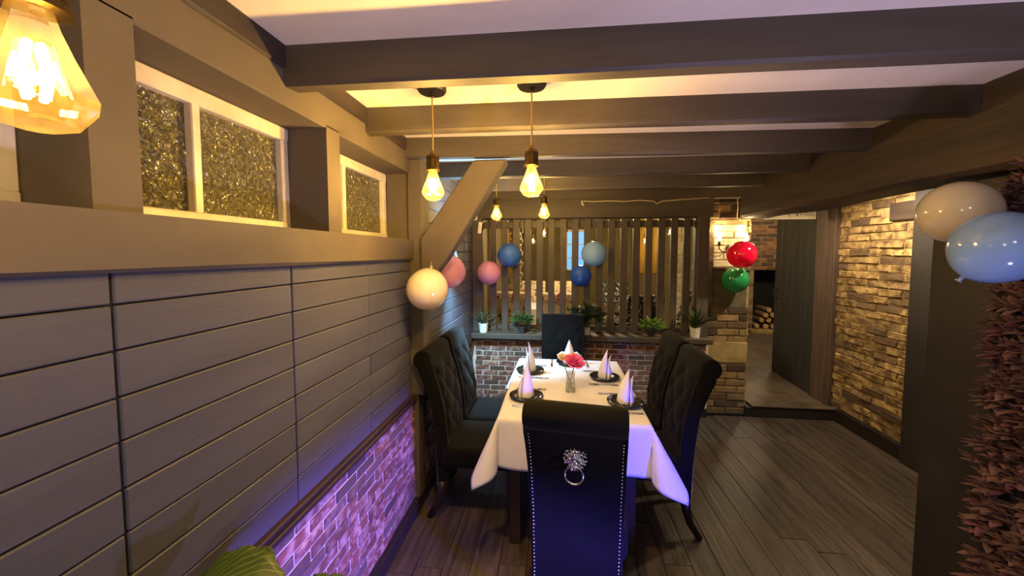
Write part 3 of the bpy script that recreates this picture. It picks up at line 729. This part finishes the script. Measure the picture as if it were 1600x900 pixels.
# ---- table and cloth
TX0, TX1, TY0, TY1, TZ = -.32, .49, 2.02, 3.23, .755
tcx, tcy = (TX0+TX1)/2, (TY0+TY1)/2; hx, hy = (TX1-TX0)/2, (TY1-TY0)/2
t = thing('dining_table', 'rectangular dark dining table under the white cloth', 'table', (tcx, tcy, 0))
obj('tabletop', box(B(), -hx+.012, hx-.012, -hy+.012, hy-.012, TZ-.035, TZ-.004, .004), M['dark_table'], t)
obj('apron', box(B(), -hx+.07, hx-.07, -hy+.07, hy-.07, TZ-.11, TZ-.035), M['dark_table'], t)
for sx in (-1, 1):
    for sy in (-1, 1):
        bm = B(); box(bm, sx*(hx-.09)-.03, sx*(hx-.09)+.03, sy*(hy-.09)-.03, sy*(hy-.09)+.03, 0, TZ-.04, .004); obj('leg', bm, M['dark_table'], t)
def cloth():
    bm = B(); ov = .265; nu, nv = 96, 120; g = []
    U = [(-hx-ov)+(2*hx+2*ov)*i/nu for i in range(nu+1)]; V = [(-hy-ov)+(2*hy+2*ov)*i/nv for i in range(nv+1)]
    for v in V:
        row = []
        for u in U:
            dx = max(abs(u)-hx, 0); dy = max(abs(v)-hy, 0); sx = 1 if u > 0 else -1; sy = 1 if v > 0 else -1
            bx, by = max(-hx, min(hx, u)), max(-hy, min(hy, v)); z_ = TZ
            r = math.hypot(dx, dy)
            if r > 0:
                th = math.atan2(dy, dx)                                  # 0: side, 90: end
                s2 = math.sin(2*th)
                pe = .05 if dy > 0 and dx == 0 else .17
                phi = (.05+.12*math.cos(th)**2)+.34*s2**2 if (dx > 0 and dy > 0) else pe+.04*math.sin((u if dy else v)*9+sx+2*sy)
                if dx > 0 and dy > 0 and sx > 0 and sy < 0: phi += .10*s2**2
                drop = r if r < .02 else .02*.6+(r-.02*.4)
                out = math.sin(phi)*r+.006*min(1, r/.02)
                # the corner material pinches into one pleat along the diagonal
                ang = th
                if dx > 0 and dy > 0: ang = th+.36*math.sin(4*th)*min(1, r/.2)*(-1)
                z_ -= math.cos(phi)*drop
                bx += sx*math.cos(ang)*out; by += sy*math.sin(ang)*out
                fold = .010*math.sin(17*(v if dx and not dy else u)+3*sx)*min(1, r/.2)
                if dx and not dy: bx += fold
                if dy and not dx: by += fold
            else:
                z_ += .0015*noise.noise(Vector((u*5, v*5, 0)))
            row.append(bm.verts.new((tcx+bx, tcy+by, z_)))
        g.append(row)
    for i in range(nv):
        for j in range(nu): bm.faces.new((g[i][j], g[i][j+1], g[i+1][j+1], g[i+1][j]))
    o = obj('tablecloth', bm, M['cloth'], None, True)
    md = o.modifiers.new('thickness', 'SOLIDIFY'); md.thickness = .002; md.offset = 1
    return tag(o, 'white tablecloth draped over the dining table with pointed hanging corners', 'tablecloth')
cloth()
# ---- place settings
ZT = TZ+.003
def plate(x_, y_, label):
    o = obj('plate', lathe(B(), [(0, .004), (.058, .004), (.066, .007), (.102, .017), (.106, .019), (.105, .021), (.066, .012), (.056, .009), (0, .009)], 40), M['plate'], None, True)
    o.location = (x_, y_, ZT); return tag(o, label, 'plate', 'black plates on the table')
def napkin(x_, y_, rz, label, kind=0, z_=None):
    t = thing('napkin', label, 'napkin', (x_, y_, ZT+.009 if z_ is None else z_), rz, 'folded napkins'); t.scale = (1.15, 1.15, 1.12)
    def flap(base_w, h, lean, curl, yoff):
        bm = B(); n, m_ = 14, 12; g = []
        for i in range(n+1):
            s = i/n; wv = base_w*(1-s)**.75*(1+.25*math.sin(math.pi*s)); row = []
            for j in range(m_+1):
                a = (j/m_-.5)*2
                x = wv*math.sin(a*1.45)/math.sin(1.45)+lean*s*s; y = yoff+curl*wv*(math.cos(a*1.45))+.012*s; row.append(bm.verts.new((x, y, h*s+.004*math.cos(a*9)*(1-s))))
            g.append(row)
        for i in range(n):
            for j in range(m_): bm.faces.new((g[i][j], g[i][j+1], g[i+1][j+1], g[i+1][j]))
        o = obj('fold', bm, M['napkin'], t, True); md = o.modifiers.new('thickness', 'SOLIDIFY'); md.thickness = .004
    if kind == 0:
        flap(.045, .185, .018, -.9, .0); flap(.048, .12, -.012, .9, -.004); flap(.036, .15, .028, -.5, .016)
    else:
        flap(.042, .165, 0, -.7, 0); flap(.042, .12, 0, .7, 0)
        for sx in (-1, 1):
            bm = B(); tube(bm, [(sx*.02, 0, .055), (sx*.05, 0, .068), (sx*.085, .0, .052)], [.016, .015, .004], 10)
            for v in bm.verts: v.co.y *= .5
            obj('wing', bm, M['napkin'], t, True)
    return t
def fork(x_, y_, rz, label):
    bm = B(); tube(bm, [(-.095, 0, .003), (-.03, 0, .005), (.03, 0, .006), (.045, 0, .006)], [.0045, .0035, .003, .006], 8)
    box(bm, .042, .062, -.011, .011, .004, .0065)
    for k in range(4): box(bm, .06, .098, -.0105+k*.006, -.0075+k*.006, .004, .006)
    o = obj('fork', bm, M['steel'], None, True); o.location = (x_, y_, ZT); o.rotation_euler = (0, 0, rz); return tag(o, label, 'fork', 'forks on the table')
def knife(x_, y_, rz, label):
    bm = B(); tube(bm, [(-.10, 0, .004), (-.09, 0, .004), (0, 0, .004), (.006, 0, .004)], [.004, .006, .005, .003], 8)
    v = [(.0, -.007), (.10, -.008), (.118, .002), (.10, .008), (.0, .005)]
    a = [bm.verts.new((p, q, .003)) for p, q in v]; b_ = [bm.verts.new((p, q, .0048)) for p, q in v]; bm.faces.new(a[::-1]); bm.faces.new(b_)
    for k in range(5): bm.faces.new((a[k], a[(k+1) % 5], b_[(k+1) % 5], b_[k]))
    o = obj('knife', bm, M['steel'], None); o.location = (x_, y_, ZT); o.rotation_euler = (0, 0, rz); return tag(o, label, 'knife', 'knives on the table')
for (x_, y_, rz, kind, who) in ((-.205, 2.86, R(90), 0, 'far seat on the board wall side'), (-.19, 2.33, R(60), 0, 'near seat on the board wall side'),
                          (.335, 2.76, R(-80), 0, 'far seat on the open floor side'), (.40, 2.30, R(-70), 0, 'near seat on the open floor side'), (.095, 3.10, 0, 1, 'far head of the table')):
    plate(x_, y_, 'black plate at the '+who)
    napkin(x_, y_, rz, 'white folded napkin standing on the plate at the '+who, kind)
    if kind == 0:
        s = 1 if x_ < .085 else -1
        fork(x_+s*.02, y_+s*.145, 0 if s > 0 else R(180), 'steel fork at the '+who)
        knife(x_+s*.03, y_-s*.15, 0 if s > 0 else R(180), 'steel knife at the '+who)
    else:
        fork(x_+.14, y_, R(-90), 'steel fork at the '+who); knife(x_-.14, y_, R(-90), 'steel knife at the '+who)
# vase and flowers
vx, vy = .085, 2.47
t = thing('flower_vase', 'clear glass bud vase in the middle of the white table', 'vase', (vx, vy, ZT))
obj('vase_glass', lathe(B(), [(0, .001), (.030, .001), (.034, .006), (.030, .05), (.026, .09), (.031, .128), (.029, .128), (.024, .09), (.027, .05), (.030, .010), (0, .008)], 28), M['clear'], t, True)
obj('water', lathe(B(), [(0, .009), (.0295, .011), (.0265, .05), (0, .0505)], 24), M['clear'], t, True)
def rose(label, m, cx_, cy_, cz_, r, stem0):
    t = thing('rose', label, 'flower', (vx, vy, ZT))
    n = 0
    for ring_, cnt, open_ in ((.20, 3, 0), (.42, 5, .1), (.66, 6, .25), (.86, 7, .5)):
        for k in range(cnt):
            a0 = 2*math.pi*k/cnt+ring_*5; bm = B(); g = []
            for i in range(6):
                s = i/5; row = []
                for j in range(6):
                    b0 = (j/5-.5)*2*(1.0-.35*s*s)
                    rad = r*ring_*(.35+.65*math.sin(min(1, s*.8)*math.pi/2*1.1))+r*.18*open_*s**3*1.6
                    hz = r*(.9-.30*ring_)*math.sin(s*math.pi/2)*1.1-r*.16*open_*s**3-abs(b0)*.06*r*s
                    aa = a0+b0*(3.4/cnt)
                    row.append(bm.verts.new((cx_+rad*math.cos(aa), cy_+rad*math.sin(aa), cz_-r*.35+hz)))
                g.append(row)
            for i in range(5):
                for j in range(5): bm.faces.new((g[i][j], g[i][j+1], g[i+1][j+1], g[i+1][j]))
            bmesh.ops.transform(bm, matrix=Matrix.Translation((cx_, cy_, cz_)) @ Matrix.Rotation(R(28), 4, 'X') @ Matrix.Rotation(R(10), 4, 'Y') @ Matrix.Translation((-cx_, -cy_, -cz_)), verts=bm.verts)
            o = obj('petal', bm, m, t, True); md = o.modifiers.new('thickness', 'SOLIDIFY'); md.thickness = .0015
    obj('stem', tube(B(), [stem0, (cx_*.3, cy_*.3, .10), (cx_, cy_, cz_-r*.4)], .0028, 6), M['stem'], t, True)
    return t
rose('large pink rose standing in the glass vase', M['pink_rose'],   .022, -.01, .192, .068, (-.012, .006, .012))
rose('small cream white rose beside the pink one in the vase', M['cream_rose'], -.052, .02, .212, .036, (.012, -.004, .012))

# ---- plants on the ledge
ZL = .824
def blade(bm, base, az, ln, lean, wid, n=6, droop=.5):
    """a pointed leaf with thickness; az direction, lean from vertical"""
    d = Vector((math.cos(az), math.sin(az), 0)); s = Vector((-math.sin(az), math.cos(az), 0)); p = Vector(base); g = []
    ang = lean
    for i in range(n+1):
        t_ = i/n; wv = wid*math.sin(math.pi*min(1, .18+.82*t_))**.8 if t_ < 1 else 0.0006
        nrm = d*(-math.cos(ang))+Vector((0, 0, 1))*math.sin(ang)
        g.append([bm.verts.new(p-s*wv), bm.verts.new(p-nrm*wv*.35), bm.verts.new(p+s*wv), bm.verts.new(p+nrm*.0015)])
        p = p+(d*math.sin(ang)+Vector((0, 0, 1))*math.cos(ang))*ln/n; ang += droop/n
    for a, b_ in zip(g, g[1:]):
        for k in range(4): bm.faces.new((a[k], a[(k+1) % 4], b_[(k+1) % 4], b_[k]))
def pot(t, r, h, m):
    obj('pot', lathe(B(), [(0, 0), (r*.78, 0), (r*.8, .004), (r, h), (r*1.03, h), (r*1.03, h-.008+.012), (r*.9, h+.004), (r*.88, h-.01), (0, h-.01)], 28), m, t, False)
    obj('soil', lathe(B(), [(r*.9, h-.012), (0, h-.006)], 20), M['soil'], t)
def spiky(x_, y_, label, m, n, ln, potm, seed):
    rng = random.Random(seed); t = thing('potted_agave', label, 'plant', (x_, y_, ZL), 0, 'potted plants on the ledge'); pot(t, .05, .095, potm)
    for k in range(n):
        bm = B(); f = k/n; blade(bm, (rng.uniform(-.012, .012), rng.uniform(-.012, .012), .085), k*2.4+rng.uniform(-.2, .2), ln*rng.uniform(.75, 1.05), .12+.75*f, .013, 6, .35+.3*f); obj('leaf', bm, m, t, True)
def bushy(x_, y_, label, m, n, rad, hgt, potm, seed, wid=.012, prh=(.04, .07)):
    rng = random.Random(seed); t = thing('potted_plant', label, 'plant', (x_, y_, ZL), 0, 'potted plants on the ledge'); pot(t, prh[0], prh[1], potm)
    for k in range(7):
        a = k*2.4; e = Vector((math.cos(a)*rad*.6, math.sin(a)*rad*.35, hgt*rng.uniform(.5, .95)))
        obj('stem', tube(B(), [(0, 0, prh[1]-.01), (e.x*.4, e.y*.4, e.z*.7), e], .002, 5), M['stem'], t)
    for k in range(n):
        a = rng.uniform(0, 6.28); u_ = rng.random()**.5; hh = rng.uniform(.35, 1)
        p = (math.cos(a)*rad*u_*.8, math.sin(a)*rad*.5*u_, prh[1]+(hgt-prh[1])*hh*(1-.35*u_*u_))
        bm = B(); blade(bm, p, a+rng.uniform(-.7, .7), rng.uniform(.045, .075), rng.uniform(.5, 1.6), wid, 4, .5); obj('leaf', bm, m, t, True)
spiky(-.775, 3.935, 'spiky grey green agave in a white pot at the left ledge end', M['leaf_grey'], 17, .19, M['pot_white'], 1)
bushy(-.365, 3.95, 'leafy mid green plant on the ledge before the left slats', M['leaf_mid'], 150, .12, .20, M['pot_dark'], 2)
bushy(.29, 3.94, 'wide dark green bushy plant in a white pot behind the far chair', M['leaf_dark'], 280, .20, .32, M['pot_white'], 3, .015)
bushy(.93, 3.95, 'small bright green plant on the ledge right of the middle', M['leaf_bright'], 110, .12, .16, M['pot_dark'], 4, .013, (.04, .05))
spiky(1.345, 3.935, 'spiky dark green agave in a white pot by the pillar', M['leaf_dark'], 24, .27, M['pot_white'], 5)

# ---- big leaf plant at the lower left
t = thing('foliage_plant', 'broad leaved green plant in front of the painted bricks at the lower edge', 'plant', (-.68, .70, 0))
obj('pot', lathe(B(), [(0, 0), (.11, 0), (.15, .28), (.16, .28), (.16, .30), (.14, .30), (.135, .26), (0, .26)], 32), M['pot_dark'], t)
obj('soil', lathe(B(), [(.137, .262), (0, .268)], 24), M['soil'], t)
def broadleaf():
    m = mat('broad_leaf', (64, 88, 30), .5, (44, 64, 22), 6); nt = m.node_tree; N = nt.nodes; L = nt.links
    b = N['Principled BSDF']; old = b.inputs['Base Color'].links[0].from_socket
    uv = N.new('ShaderNodeUVMap'); sp = N.new('ShaderNodeSeparateXYZ'); L.new(uv.outputs[0], sp.inputs[0])
    ab = N.new('ShaderNodeMath'); ab.operation = 'ABSOLUTE'; L.new(sp.outputs[0], ab.inputs[0])
    ma = N.new('ShaderNodeMath'); ma.operation = 'MULTIPLY_ADD'; ma.inputs[1].default_value = -.35; L.new(ab.outputs[0], ma.inputs[0]); L.new(sp.outputs[1], ma.inputs[2])
    mu = N.new('ShaderNodeMath'); mu.operation = 'MULTIPLY'; mu.inputs[1].default_value = 75; L.new(ma.outputs[0], mu.inputs[0])
    si = N.new('ShaderNodeMath'); si.operation = 'SINE'; L.new(mu.outputs[0], si.inputs[0])
    rp = N.new('ShaderNodeValToRGB'); rp.color_ramp.elements[0].position = .78; rp.color_ramp.elements[1].position = .95; L.new(si.outputs[0], rp.inputs[0])
    mx = N.new('ShaderNodeMix'); mx.data_type = 'RGBA'; L.new(rp.outputs[0], mx.inputs['Factor']); L.new(old, mx.inputs['A']); mx.inputs['B'].default_value = (*lin((96, 116, 46)), 1)
    L.new(mx.outputs['Result'], b.inputs['Base Color']); return m
M['broad_leaf'] = broadleaf()
def broad(base, az, ln, lean, wid, droop):
    bm = B(); uvl = bm.loops.layers.uv.new('UVMap'); d = Vector((math.cos(az), math.sin(az), 0)); s = Vector((-math.sin(az), math.cos(az), 0)); p = Vector(base); ang = lean; g = []; n = 14
    for i in range(n+1):
        t_ = i/n; wv = wid*(math.sin(math.pi*(.04+.93*t_**.8)))**.75; nrm = d*(-math.cos(ang))+Vector((0, 0, 1))*math.sin(ang)
        g.append([bm.verts.new(p+s*wv*(j/4)+nrm*(.22*wv*abs(j/4)**1.4+.004*math.sin(t_*30)*abs(j)/4)) for j in range(-4, 5)])
        p = p+(d*math.sin(ang)+Vector((0, 0, 1))*math.cos(ang))*ln/n; ang += droop/n
    for i in range(n):
        for j in range(8):
            f = bm.faces.new((g[i][j], g[i][j+1], g[i+1][j+1], g[i+1][j]))
            for lp, (jj, ii) in zip(f.loops, ((j, i), (j+1, i), (j+1, i+1), (j, i+1))): lp[uvl].uv = ((jj-4)/4, ii/n)
    o = obj('leaf', bm, M['broad_leaf'], t, True); md = o.modifiers.new('thickness', 'SOLIDIFY'); md.thickness = .002
for (bx, by, hb_, az, ln, lean, wid, dr) in ((-.15, .005, .868, .12, .27, .72, .085, 1.7), (.0, .07, .725, .75, .22, .75, .07, 1.2), (-.02, -.05, .78, 4.4, .24, .6, .07, 1.3), (-.05, .06, .74, 2.0, .22, .5, .065, 1.2),
        (.05, -.03, .68, -.6, .24, .7, .07, 1.2), (-.03, -.03, .60, 3.4, .2, .8, .06, 1.1), (.03, .05, .58, 1.2, .24, .8, .065, 1.1), (.03, -.04, .50, 5.0, .24, .9, .065, 1.0)):
    obj('stem', tube(B(), [(0, 0, .26), (bx*.4, by*.4, .26+(hb_-.26)*.6), (bx, by, hb_)], [.007, .006, .004], 6), M['stem'], t, True)
    broad((bx, by, hb_), az, ln, lean, wid, dr)

# ---- russet hedge panel on the partition
t = thing('hedge_panel', 'russet artificial foliage panel covering the partition at the right edge', 'foliage panel', (1.725, .75, 0))
bm = B(); box(bm, -.035, 0, -1.2, .94, .02, 1.95); obj('backing', bm, M['hedge_back'], t)
rng = random.Random(5)
def spray(bm, y_, z_, s):
    for q in range(5):
        a = rng.uniform(-1.2, 1.2)+(-math.pi if rng.random() < .5 else 0)*0
        base = Vector((-.035, y_, z_)); az = math.pi+rng.uniform(-1.25, 1.25)
        blade(bm, base, az, s*rng.uniform(.6, 1.0), rng.uniform(.3, 1.7), s*.19, 4, rng.uniform(.1, .8))
# individually built sprays: the ones that show largest
for k in range(290):
    y_ = rng.uniform(.35, .94); z_ = rng.uniform(.25, 1.96)
    bm = B(); spray(bm, y_, z_, .085); obj('leaf_spray', bm, M['hedge_leaf'], t)
bm = B()
for k in range(2600): spray(bm, rng.uniform(-1.2, .95), rng.uniform(.03, 1.97), .08)
tag(obj('small_foliage', bm, M['hedge_leaf'], t), None, None, None, 'stuff')

# ---- little fittings
t = thing('lintel_sign', 'white board with faint grey lettering fixed over the doorway', 'sign', (2.36, 4.28, 2.0))
bm = B(); box(bm, -.26, .24, -.01, .02, 0, .10, .003); obj('board', bm, M['sign_white'], t)
bm = B()
for (x0, z0, w_, h_) in ((-.02, .03, .006, .035), (-.02, .06, .03, .006), (-.02, .03, .03, .006), (.05, .03, .022, .035), (.09, .03, .007, .035), (.105, .045, .02, .008), (.14, .03, .008, .035), (.155, .04, .025, .008), (.19, .03, .007, .04), (.205, .03, .02, .007)):
    box(bm, x0, x0+w_, -.0115, -.0095, z0, z0+h_)
obj('lettering', bm, M['ink_grey'], t)
o = obj('cable', tube(B(), [(.245, 3.968, 2.155), (.26, 3.965, 2.178), (.35, 3.965, 2.172), (.5, 3.965, 2.176), (.66, 3.965, 2.168), (.80, 3.965, 2.178), (.93, 3.965, 2.165), (.965, 3.965, 2.14), (1.01, 3.965, 2.165), (1.2, 3.965, 2.178), (1.45, 3.97, 2.19), (1.49, 4.085, 2.20), (1.76, 4.085, 2.225), (1.77, 4.085, 2.1), (1.765, 4.085, 2.0), (1.80, 4.085, 1.985), (1.89, 4.085, 1.99)], .005, 6), M['wire'], None, True)
tag(o, 'thin pale cable sagging along the screen header to the pillar', 'cable')
o = obj('cable_hook', tube(B(), [(.245, 3.972, 2.19), (.232, 3.955, 2.17), (.234, 3.95, 2.145), (.25, 3.955, 2.135), (.262, 3.965, 2.145)], .006, 8), M['plastic_white'], None, True); tag(o, 'small white hook at the left end of the pale cable', 'hook')
o = obj('white_tag', box(B(), -.019, .019, -.004, .004, -.06, .06, .004, 2), M['plastic_white']); o.location = (-.815, 3.972, 1.92); o.rotation_euler = (0, R(7), 0); tag(o, 'small white rectangular tag on the left end post of the screen', 'tag')
bm = B(); lathe(bm, [(0, .075), (.012, .06), (.026, .0), (.028, -.04), (.018, -.062), (0, -.066)], 18)
for v in bm.verts: v.co.y *= .5
o = obj('wall_sensor', bm, M['plastic_white'], None, True); o.location = (-.868, 3.965, 2.06); tag(o, 'white teardrop shaped device high on the left end post', 'sensor')

# ---- back room furniture seen through the slats
proto2 = make_chair('white floral high back chair with its back to the screen', M['floral'], 'floral chairs in the back room', False, False)
proto2.location = (-.03, 4.98, .12); FG = 'floral chairs in the back room'
chair_at(proto2, -.42, 6.35, R(180), 'white floral chair facing the screen, left of two beyond the cloth table', .12, FG)
chair_at(proto2, .06, 6.35, R(180), 'white floral chair facing the screen, right of two beyond the cloth table', .12, FG)
chair_at(proto2, -.52, 5.0, R(-10), 'white floral chair nearest the left end of the screen', .12, FG)
proto3 = make_chair('black and white damask chair behind the bright green plant', M['damask'], 'damask chairs in the back room', False, False)
proto3.location = (1.0, 4.85, .12); DG = 'damask chairs in the back room'
chair_at(proto3, 1.42, 5.3, R(70), 'black and white damask chair behind the right agave', .12, DG)
chair_at(proto3, .95, 6.3, R(180), 'black and white damask chair on the far side of the dark table', .12, DG)
def far_table(x_, y_, m, label, cat='table'):
    t = thing('restaurant_table', label, cat, (x_, y_, .12))
    obj('tabletop', box(B(), -.36, .36, -.36, .36, .72, .75, .004), m, t)
    obj('pedestal', lathe(B(), [(0, 0), (.24, 0), (.24, .015), (.04, .04), (.035, .70), (.12, .72), (0, .72)], 20), M['iron'], t)
far_table(-.2, 5.66, M['dark_table'], 'dark square table among the floral chairs behind the slats')
far_table(.95, 5.57, M['dark_table'], 'dark square table with a white cone napkin behind the slats')
def far_cloth(x_, y_, m, label):
    bm = B(); box(bm, -.37, .37, -.37, .37, .752, .758); 
    for a in ((-.372, -.368, -.37, .37), (.368, .372, -.37, .37)): box(bm, a[0], a[1], a[2], a[3], .52, .758)
    for a in ((-.372, -.368), (.368, .372)): box(bm, -.37, .37, a[0], a[1], .52, .758)
    o = obj('tablecloth', bm, m); o.location = (x_, y_, .12); return tag(o, label, 'tablecloth')
far_cloth(-.2, 5.66, M['cloth'], 'white tablecloth on the table among the floral chairs')
napkin(.90, 5.45, 0, 'white cone napkin on the dark table behind the slats', 0, .872)
far_bench = thing('bench_seat', 'low lilac padded bench behind the left slats', 'bench', (-.55, 4.42, .12))
obj('seat', box(B(), -.3, .33, -.17, .17, .30, .66, .03, 3), M['lilac_cloth'], far_bench)
for zz in (.42, .54): obj('piping', box(B(), -.3, .33, -.176, -.168, zz, zz+.018, .003), M['plastic_white'], far_bench)
obj('plinth', box(B(), -.27, .3, -.15, .15, 0, .30), M['dark_table'], far_bench)
